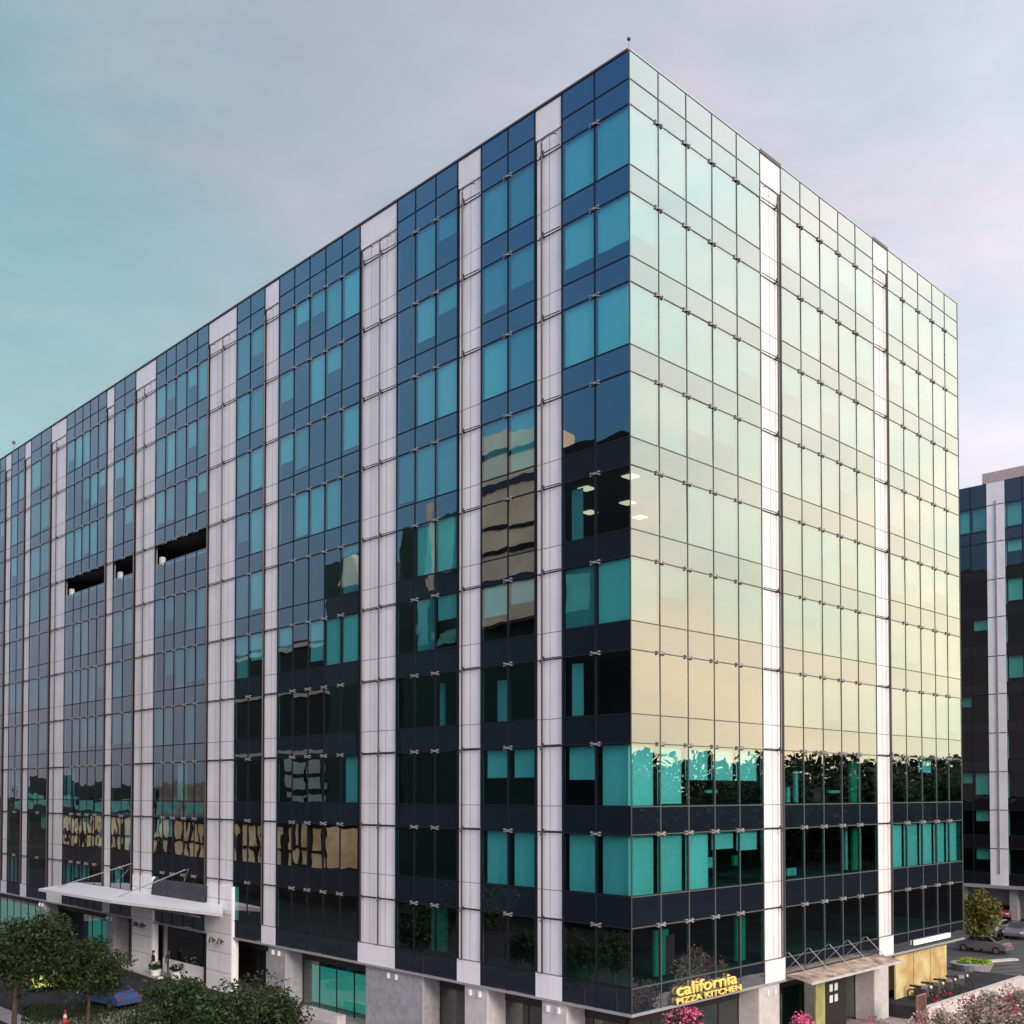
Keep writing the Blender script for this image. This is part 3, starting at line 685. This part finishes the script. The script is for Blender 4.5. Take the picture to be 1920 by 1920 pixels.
M['townw'] = mat('town_wall', (.30, .25, .22), .9, var=.4, vscale=.1)
# town beyond
y_ = 300
for k in range(9):
    wd = rnd.uniform(18, 34); h = rnd.uniform(15, 21)
    t = empty('town_building', loc2w(-150, y_ + wd / 2), TH, None, 'building', 'plain blocks far down the street'); t['label'] = 'plain low block far down the street, mirrored in the glass'
    q = MB(); q.box(-8, 0, -wd / 2, wd / 2, 0, h); q.build('wall', rnd.choice([M['d1'], M['townw'], M['d1'], M['d2']]), t)
    q = MB(); q.box(0.002, .1, -wd / 2 + 1, wd / 2 - 1, h * .35, h * .6); q.build('window', M['tealw'], t)
    y_ += wd + 1.5

# ------------------------------------------------------------------ ground
def sheet(name, pts, z, m, **kw):
    q = MB(); q.add([(p[0], p[1], z) for p in pts], [tuple(range(len(pts)))]); return q.build(name, m, None, kind='structure', **kw)
sheet('ground', [(-2500, -2500), (2500, -2500), (2500, 2500), (-2500, 2500)], -.02, M['earth'])
def lp(*pts): return [loc2w(*p) for p in pts]
sheet('road', lp((-34, -40), (-14, -40), (-14, 400), (-34, 400)), 0.0, M['asphalt'])
sheet('street', lp((-13.99, -66), (300, -66), (300, -14), (-13.99, -14)), 0.0, mat('dark_tar', (.014, .012, .013), .95, spec=0, var=.3, vscale=.3))
sheet('forecourt', lp((-13.9, -13.9), (34, -13.9), (34, 3), (3, 3), (3, 200), (-13.9, 200)), .008, M['paving'])
sheet('driveway', lp((-12.5, 34), (-.2, 34), (-.2, 80), (-12.5, 80)), .014, M['asphalt'])
sheet('car_park', lp((35, -13.8), (77, -13.8), (77, 120), (35, 120)), .004, mat('car_park_tar', (.075, .065, .068), .85, var=.25, vscale=.5, bump=.3))
def kerb(a, b, wd=.35, h=.13, name='kerb', m=None):
    a, b = Vector((a[0], a[1], 0)), Vector((b[0], b[1], 0)); d = (b - a).normalized(); n = Vector((-d.y, d.x, 0)) * wd / 2
    q = MB(); q.prism([a - n, b - n, b + n, a + n], -.01, h); o = q.build(name, m or M['kerb'], None, kind='structure'); return o
kerb(gp(1818, 1838), gp(1925, 1842), 1.0, .13); kerb(gp(1828, 1806), gp(1905, 1800), .6)
kerb(gp(225, 1812), gp(300, 1836), .5, .16); kerb(gp(575, 1903), gp(640, 1921), .6, .5)
q = MB(); q.box(uR(1672), RLEN + 5, -1.7, 1.29, 0.01, .80)
tr_ = q.build('terrace', M['asphalt'], None, kind='structure'); tr_.matrix_world = Matrix.Translation(O) @ Matrix.Rotation(TH, 4, 'Z')
q = MB(); q.box(uR(1672), RLEN + 5, -2.1, -1.7, 0.01, .86); tr_ = q.build('terrace_edge', M['kerb'], None, kind='structure'); tr_.matrix_world = Matrix.Translation(O) @ Matrix.Rotation(TH, 4, 'Z')
# paving joints at the right corner
q = MB()
for k in range(9):
    a, b = gp(1800, 1812 + k * 7), gp(1915, 1806 + k * 7); d = (b - a).normalized(); n = Vector((-d.y, d.x, 0)) * .16; q.quad(*[Vector((p.x, p.y, .02)) for p in (a - n, b - n, b + n, a + n)])
q.build('pavement_strip', mat('strip_tar', (.17, .13, .13), .85, var=.2), None, kind='structure')

# ------------------------------------------------------------------ vegetation
def leafmat(name, c1, c2):
    m = mat(name, c1, .6, col2=c2, vscale=1.3, island=.45, spec=.3); return m
M['leafd'] = leafmat('dark_leaf', (.010, .024, .006), (.036, .062, .014))
M['leafy'] = leafmat('yellow_leaf', (.07, .075, .012), (.17, .15, .03))
M['leafp'] = leafmat('pale_leaf', (.16, .14, .09), (.48, .40, .33))
M['pink'] = leafmat('pink_petal', (.75, .08, .22), (.85, .2, .38))
M['red'] = leafmat('red_petal', (.45, .02, .05), (.6, .05, .12))
def leaves(mb, c, rad, n, s, clumps=14, seed=0, flat=1.0, shell=.35):
    rr = random.Random(seed); cs = []
    for _ in range(clumps):
        while True:
            v = Vector([rr.uniform(-1, 1) for _ in range(3)])
            if shell < v.length < 1: break
        cs.append((Vector((v.x * rad[0], v.y * rad[1], v.z * rad[2])) * .78, rr.uniform(.25, .48)))
    for _ in range(n):
        cc, cr = rr.choice(cs); v = Vector([rr.gauss(0, 1) for _ in range(3)]).normalized() * (rr.random() ** .4) * cr
        p = Vector(c) + cc + Vector((v.x * rad[0], v.y * rad[1], v.z * rad[2]))
        nrm = Vector([rr.gauss(0, 1) for _ in range(3)]); nrm.z = abs(nrm.z) * flat + .3; nrm.normalize()
        a = nrm.orthogonal().normalized(); a.rotate(Matrix.Rotation(rr.uniform(0, 6.28), 3, nrm)); b = nrm.cross(a)
        l_ = s * rr.uniform(.6, 1.3); w_ = l_ * rr.uniform(.35, .6)
        mb.add([p - a * l_, p + b * w_ + nrm * .1 * l_, p + a * l_, p - b * w_ + nrm * .1 * l_], [(0, 1, 2, 3)])
def tree(name, base, h, rad, n, s, m, label, cat='tree', group=None, seed=1, flowers=None, nf=0, crown_frac=None):
    t = empty(name, base, 0, label, cat, group); rr = random.Random(seed)
    ch = h - rad[2]
    tr = MB(); tr.tube((0, 0, 0), (.1, 0, ch * .7), .13 * h / 6, .08 * h / 6, n=8)
    for k in range(6):
        a = rr.uniform(0, 6.28); q0 = Vector((.05, 0, ch * (.45 + .04 * k))); q1 = Vector((math.cos(a) * rad[0] * .6, math.sin(a) * rad[1] * .6, ch + rr.uniform(-.2, .5) * rad[2])); tr.tube(q0, q1, .05 * h / 6, .015 * h / 6, n=5)
    tr.build('trunk' if cat == 'tree' else 'stem', M['bark'], t)
    c = MB(); leaves(c, (0, 0, ch), rad, n, s, clumps=max(12, int(n / 220)), seed=seed); c.build('crown' if cat == 'tree' else 'foliage', m, t)
    if flowers:
        f = MB(); leaves(f, (0, 0, ch + .1), (rad[0] * 1.03, rad[1] * 1.03, rad[2] * 1.05), nf, s * .8, clumps=max(6, nf // 25), seed=seed + 5, shell=.6); f.build('flowers', flowers, t, kind='stuff')
    return t
def P0(px, Y): q = at(px, 1485, Y); return (q.x, q.y, 0)
def zat(py, Y): return at(960, py, Y).z
G = 'dark leafy trees in front of the left entrance'
tree('street_tree', P0(30, 54), zat(1690, 54), (3.2, 3.0, 2.4), 8500, .13, M['leafd'], 'large dark tree cut by the left edge, in front of the far left facade', group=G, seed=3)
tree('street_tree', P0(168, 58), zat(1755, 58), (2.5, 2.3, 1.8), 6500, .12, M['leafd'], 'dark tree just right of the large left-edge tree, before the canopy', group=G, seed=4)
tree('street_tree', P0(318, 50), zat(1822, 50), (2.0, 1.8, 1.55), 5000, .11, M['leafd'], 'round dark tree below the entrance door', group=G, seed=5)
tree('street_tree', P0(470, 47), zat(1818, 47), (2.6, 2.1, 1.9), 6800, .11, M['leafd'], 'wide dark tree before the grey round column and teal shop glass', group=G, seed=6)
tree('street_tree', P0(400, 45), zat(1850, 45), (1.3, 1.3, 1.3), 4000, .11, M['leafd'], 'smaller dark tree between the entrance tree and the wide one', group=G, seed=8)
tree('small_tree', P0(1836, 88), zat(1660, 88), (2.2, 2.0, 2.3), 5500, .14, M['leafy'], 'yellow-green tree at the right end of the large building', group=None, seed=9)
for k, (px, Y, pt, rx, rz) in enumerate(((1690, 50, 1893, 1.3, .9), (1760, 51, 1868, 1.5, 1.2), (1830, 52, 1846, 1.6, 1.4), (1905, 51, 1836, 1.7, 1.5), (1640, 47, 1908, 1.0, .8))):
    lab = ['pale-leaved flowering bush, second from the left in the hedge at the bottom right', 'pale bush with red flowers, middle of the hedge at the bottom right', 'tall pale bush, second from the right in the bottom right hedge',
           'tallest pale bush with crimson flowers at the right edge', 'lowest pale bush at the left end of the bottom right hedge, below the brown board'][k]
    h = zat(pt, Y)
    tree('flowering_bush', P0(px, Y), h, (rx, 1.3, h * .5), 4200, .10, M['leafp'], lab, 'bush', 'flowering hedge at the bottom right', seed=20 + k, flowers=M['red'], nf=260)
tree('flowering_bush', P0(1285, 36), zat(1892, 36), (.85, .7, .5), 900, .07, M['leafd'], 'bush with bright pink flowers under the yellow sign', 'bush', seed=31, flowers=M['pink'], nf=900)
tree('flowering_bush', P0(1500, 38), zat(1906, 38), (.5, .6, .45), 700, .07, M['leafd'], 'small pink-flowered bush left of the yellow-green shop strip', 'bush', seed=32, flowers=M['pink'], nf=500)
# trees beyond the right-hand street: they close the horizon in the bright glass
tp = None; rr = random.Random(77)
for k in range(24):
    lx = 46 + k * 10 + rr.uniform(-3, 3); ly = -78 + rr.uniform(-7, 7)
    base = loc2w(lx, ly)
    if tp is None:
        tp = tree('roadside_tree', base, 19, (8.5, 8, 10), 17000, .38, M['leafd'], 'broad dark tree in the row across the right-hand street, mirrored in the bright face', 'tree', 'row of trees across the right-hand street', seed=50); o = tp
    else: o = copy_tree(tp)
    o.location = base; o.rotation_euler = (0, 0, rr.uniform(0, 6.28)); s = rr.uniform(.78, .86) + k * .005; o.scale = (s * 1.25, s * 1.25, s)
q = MB(); rr = random.Random(88)
for _ in range(30000):
    lx = rr.uniform(30, 400); ly = rr.uniform(-104, -96); hmax = 18.4 + (lx - 60) * .02 + 1.1 * math.sin(lx * .31) + .8 * math.sin(lx * .83 + 1)
    p = loc2w(lx, ly, hmax * rr.random() ** .8); n_ = Vector([rr.gauss(0, 1) for _ in range(3)]).normalized(); a = n_.orthogonal().normalized(); b = n_.cross(a); l_ = rr.uniform(.5, .95)
    q.add([p - a * l_, p + b * l_ * .6, p + a * l_, p - b * l_ * .6], [(0, 1, 2, 3)])
q.build('woodland', M['leafd'], None, kind='stuff', label='dark far woodland behind the roadside tree row, mirrored in the bright face', category='woodland')
# grass under the left trees
q = MB(); rr = random.Random(5)
for _ in range(2500):
    p = gp(rr.uniform(40, 420), rr.uniform(1885, 1925)); a = rr.uniform(0, 3.14); dx, dy = .06 * math.cos(a), .06 * math.sin(a)
    q.add([(p.x - dx, p.y - dy, 0), (p.x + dx, p.y + dy, 0), (p.x + rr.uniform(-.05, .05), p.y, .22)], [(0, 1, 2)])
q.build('grass', leafmat('grass_blade', (.02, .04, .008), (.05, .08, .015)), None, kind='stuff', label='strip of short green grass under the left trees', category='grass')

# ------------------------------------------------------------------ vehicles
M['tyre'] = mat('tyre', (.015, .015, .015), .8); M['rim'] = mat('rim', (.5, .5, .52), .3, metal=.9)
M['carglass'] = mat('car_glass', (.01, .012, .015), .05, spec=.8)
M['lamplens'] = mat('lamp_lens', (.8, .8, .78), .15); M['tail'] = mat('tail_lens', (.5, .02, .02), .2)
def car(name, loc, rz, paint, label, group=None):
    t = empty(name, loc, rz, label, 'car', group)
    prof = [(-2.1, .35), (-2.12, .75), (-1.75, .95), (-1.35, 1.0), (-.75, 1.42), (.7, 1.45), (1.25, 1.02), (1.95, .9), (2.15, .62), (2.12, .35)]
    b = MB(); secs = []
    for y, inset in ((-.86, 0), (-.80, 1), (.80, 1), (.86, 0)):
        pts = []
        for x, z in prof:
            top = z > 1.1
            yy = y if not top else (y * .82)
            zz = z if inset or z < .9 else z - .03
            pts.append((x * (1 if inset else .985), yy, zz))
        secs.append(pts)
    n = len(prof); vs = [p for s in secs for p in s]; fs = []
    for k in range(3):
        for i in range(n): fs.append((k * n + i, k * n + (i + 1) % n, (k + 1) * n + (i + 1) % n, (k + 1) * n + i))
    fs += [tuple(range(n - 1, -1, -1)), tuple(range(3 * n, 4 * n))]
    b.add(vs, fs); o = b.build('body', paint, t); md = o.modifiers.new('b', 'BEVEL'); md.width = .05; md.segments = 2
    g = MB()
    g.add([(-1.30, -.66, 1.06), (-1.30, .66, 1.06), (-.80, .60, 1.41), (-.80, -.60, 1.41)], [(0, 3, 2, 1)]); g.build('rear_window', M['carglass'], t).location = (-.03, 0, .02)
    g = MB(); g.add([(1.22, -.66, 1.06), (1.22, .66, 1.06), (.74, .60, 1.43), (.74, -.60, 1.43)], [(0, 1, 2, 3)]); g.build('windscreen', M['carglass'], t).location = (.03, 0, .02)
    for s in (-1, 1):
        g = MB(); g.add([(-1.15, s * .86, 1.03), (1.05, s * .86, 1.03), (.68, s * .735, 1.36), (-.72, s * .735, 1.36)], [(0, 1, 2, 3) if s < 0 else (3, 2, 1, 0)]); g.build('side_window', M['carglass'], t)
        g = MB(); g.box(2.08, 2.17, s * .72 - .16, s * .72 + .1 * s, .62, .78); g.build('headlight', M['lamplens'], t)
        g = MB(); g.box(-2.16, -2.08, s * .74 - .12, s * .74 + .08, .70, .86); g.build('tail_light', M['tail'], t)
        for x in (-1.3, 1.35):
            wv = MB(); wv.tube((x, s * .70, .32), (x, s * .89, .32), .32, n=18); ww = wv.build('wheel', M['tyre'], t)
            r2 = MB(); r2.tube((x, s * .88, .32), (x, s * .905, .32), .19, n=12); r2.build('rim', M['rim'], ww)
    return t
def paint(n, c): 
    m = mat(n, c, .25, spec=.6); m.node_tree.nodes['Principled BSDF'].inputs['Coat Weight'].default_value = .6; return m
pb, ps, pw, py_, pr = paint('blue_paint', (.05, .09, .22)), paint('silver_paint', (.14, .14, .16)), paint('white_car_paint', (.36, .35, .37)), paint('lime_paint', (.75, .80, .22)), paint('red_paint', (.3, .03, .05))
rL = math.atan2(ey.y, ey.x)
car('parked_car', gp(205, 1886), rL + .2, pb, 'dark blue car half hidden behind the second tree from the left')
car('parked_car', gp(72, 1852), rL - .1, py_, 'lime yellow car glimpsed through the large left tree')
car('parked_car', gp(1868, 1752), rL + math.pi / 2, pw, 'white car nearest the yellow-green tree, under the far block', 'cars parked at the right edge')
car('parked_car', gp(1912, 1758), rL + math.pi / 2 + .1, ps, 'silver car cut by the right edge of the frame', 'cars parked at the right edge')
car('parked_car', gp(1890, 1722), rL + math.pi / 2, pr, 'dark red car in the farther row under the far block', 'cars parked at the right edge')
car('parked_car', gp(1845, 1785), rL, ps, 'silver car behind the round green planter', 'cars parked at the right edge')

# motorcycles in front of the cream wall
def bike(loc, rz, label):
    t = empty('motorcycle', loc, rz, label, 'motorcycle', 'motorcycles before the cream wall')
    for x in (-.65, .65):
        w_ = MB()
        for i in range(16):
            a, b = 2 * math.pi * i / 16, 2 * math.pi * (i + 1) / 16
            w_.tube((x + .27 * math.cos(a), 0, .3 + .27 * math.sin(a)), (x + .27 * math.cos(b), 0, .3 + .27 * math.sin(b)), .045, n=5)
        for i in range(4): a = math.pi * i / 4; w_.tube((x - .26 * math.cos(a), 0, .3 - .26 * math.sin(a)), (x + .26 * math.cos(a), 0, .3 + .26 * math.sin(a)), .01, n=4)
        w_.build('wheel', M['tyre'], t)
    b = MB(); b.prism([(-.42, -.19), (.3, -.17), (.46, 0), (.3, .17), (-.42, .19)], .24, .70); b.tube((.65, 0, .3), (.42, 0, .95), .035, n=6); b.tube((-.65, 0, .3), (-.1, 0, .6), .035, n=6); b.build('frame', M['rod'], t)
    s = MB(); s.prism([(-.75, -.1), (0, -.14), (0, .14), (-.75, .1)], .74, .84); s.build('seat', M['tyre'], t)
    k = MB(); k.prism([(-.0, -.14), (.35, -.12), (.4, 0), (.35, .12), (0, .14)], .66, .9); k.build('fuel_tank', M['rim'], t)
    h = MB(); h.tube((.42, -.34, 1.0), (.42, .34, 1.0), .022, n=6); h.tube((.42, 0, .9), (.42, 0, 1.02), .03, n=6); h.build('handlebar', M['rod'], t)
    l_ = MB(); l_.tube((.5, 0, .86), (.6, 0, .86), .09, n=10); l_.build('headlight', M['lamplens'], t)
for k, (px, py, lab) in enumerate(((1700, 1868, 'leftmost motorcycle before the cream wall'), (1722, 1862, 'second motorcycle from the left before the cream wall'), (1745, 1858, 'third motorcycle from the left before the cream wall'), (1768, 1852, 'rightmost motorcycle before the cream wall'))):
    bike(loc2w(uR(px + 4), -.7, .8), TH - math.pi / 2 + .2 * k, lab)
# planter
pl = empty('round_planter', gp(1822, 1818), 0, 'low round planter with bright green top beside the right kerb', 'planter')
q = MB(); q.tube((0, 0, 0), (0, 0, .5), 1.3, 1.5, n=24); q.build('pot', M['granite'], pl)
q = MB(); leaves(q, (0, 0, .6), (1.4, 1.4, .22), 1500, .1, seed=3, shell=0); q.build('foliage', leafmat('bright_leaf', (.20, .28, .02), (.32, .42, .04)), pl)
# white pots at the entrance
for k, px in enumerate((292, 330)):
    pp = empty('plant_pot', gp(px, 1832 + 4 * k), 0, ['white plant pot at the foot of the left portal pier', 'white-flowered plant pot before the entrance door'][k], 'plant pot')
    q = MB(); q.tube((0, 0, 0), (0, 0, .55), .28, .4, n=16); q.build('pot', M['white'], pp)
    q = MB(); leaves(q, (0, 0, .85), (.55, .55, .4), 500, .08, seed=9 + k, shell=0); q.build('foliage', M['leafd'], pp)
    q = MB(); leaves(q, (0, 0, .9), (.55, .55, .42), 60, .07, seed=19 + k); q.build('flowers', M['white'], pp, kind='stuff')
# traffic cone
cn = empty('traffic_cone', gp(122, 1921), 0, 'red and white traffic cone at the bottom left corner', 'traffic cone')
q = MB(); q.box(-.22, .22, -.22, .22, 0, .05); q.tube((0, 0, .05), (0, 0, .4), .17, .11, n=14); q.tube((0, 0, .6), (0, 0, .85), .075, .03, n=14); q.build('body', mat('cone_red', (.6, .05, .03), .6), cn)
q = MB(); q.tube((0, 0, .4), (0, 0, .6), .112, .077, n=14); q.build('reflective_band', M['white'], cn)
# menu board
mbd = empty('menu_board', gp(1632, 1925), TH, 'brown framed menu board on a stand left of the last white column', 'board')
mbd.location = loc2w(uR(1632, 1890), -3.0)
q = MB(); q.box(-.5, .5, -.04, .04, 1.1, 2.1); q.build('panel', mat('menu_face', (.10, .05, .04), .5, var=.6, vscale=5), mbd)
q = MB(); q.box(-.56, -.5, -.05, .05, 0, 2.16); q.box(.5, .56, -.05, .05, 0, 2.16); q.box(-.5, .5, -.05, .05, 2.1, 2.16); q.box(-.5, .5, -.05, .05, 1.04, 1.1); q.build('frame', mat('brown_wood', (.30, .14, .09), .6), mbd)

# ------------------------------------------------------------------ people
def person(loc, rz, label, shirt, trouser, pose=0):
    o = None
    J = [(0, 0, .93), (0, 0, 1.15), (0, 0, 1.40), (0, 0, 1.52), (0, .01, 1.62), (0, .02, 1.72),
         (-.19, 0, 1.40), (-.25, -.02, 1.12), (-.24, .06, .86), (-.24, .08, .78),
         (.19, 0, 1.40), (.25, -.02, 1.12), (.24, .06, .86), (.24, .08, .78),
         (-.10, 0, .88), (-.11, .04 + .1 * pose, .50), (-.11, 0 - .08 * pose, .09), (-.11, .14, .04),
         (.10, 0, .88), (.11, .02 - .1 * pose, .50), (.11, -.02 - .2 * pose, .09), (.11, .12 - .2 * pose, .04)]
    rad = [.15, .13, .17, .06, .09, .085, .07, .05, .038, .035, .07, .05, .038, .035, .095, .065, .05, .04, .095, .065, .05, .04]
    E = [(0, 1), (1, 2), (2, 3), (3, 4), (4, 5), (2, 6), (6, 7), (7, 8), (8, 9), (2, 10), (10, 11), (11, 12), (12, 13), (0, 14), (14, 15), (15, 16), (16, 17), (0, 18), (18, 19), (19, 20), (20, 21)]
    me = bpy.data.meshes.new('person'); me.from_pydata(J, E, []); o = bpy.data.objects.new('body', me); sc.collection.objects.link(o)
    sk_ = o.modifiers.new('skin', 'SKIN'); sv = me.skin_vertices[0].data
    for i, r_ in enumerate(rad): sv[i].radius = (r_, r_ * .8 if i in (0, 1, 2) else r_)
    sv[0].use_root = True
    ss = o.modifiers.new('s', 'SUBSURF'); ss.levels = 2; ss.render_levels = 2
    dg = bpy.context.evaluated_depsgraph_get(); m2 = bpy.data.meshes.new_from_object(o.evaluated_get(dg)); bpy.data.objects.remove(o)
    m2.materials.clear()
    for m_ in (mat('skin', (.28, .15, .09), .6), shirt, trouser, M['tyre']): m2.materials.append(m_)
    for p in m2.polygons:
        c = p.center; p.use_smooth = True
        p.material_index = 3 if c.z < .1 else 2 if (c.z < .98 and abs(c.x) < .19) else 1 if (c.z < 1.49 and c.z > .84) else 0
    t = empty('person', loc, rz, label, 'person')
    b = bpy.data.objects.new('body', m2); sc.collection.objects.link(b); b.parent = t
    hb = bmesh.new(); bmesh.ops.create_icosphere(hb, subdivisions=2, radius=.112)
    for v in hb.verts: v.co = Vector((v.co.x * .92, v.co.y * 1.02 - .012, max(v.co.z, -.03 - .06 * (v.co.y < 0)) + 1.70))
    hm = bpy.data.meshes.new('hair'); hb.to_mesh(hm); hb.free(); hm.materials.append(M['tyre']); h = bpy.data.objects.new('hair', hm); sc.collection.objects.link(h); h.parent = t
    return t
blk_ = mat('black_cloth', (.015, .015, .018), .9)
person(gp(287, 1828), 2.2, 'person in black walking past the left portal pier', blk_, blk_, 1)
person(gp(318, 1826), 3.4, 'person in dark clothes standing before the entrance door', mat('dark_green_cloth', (.02, .03, .02), .9), blk_, 0)
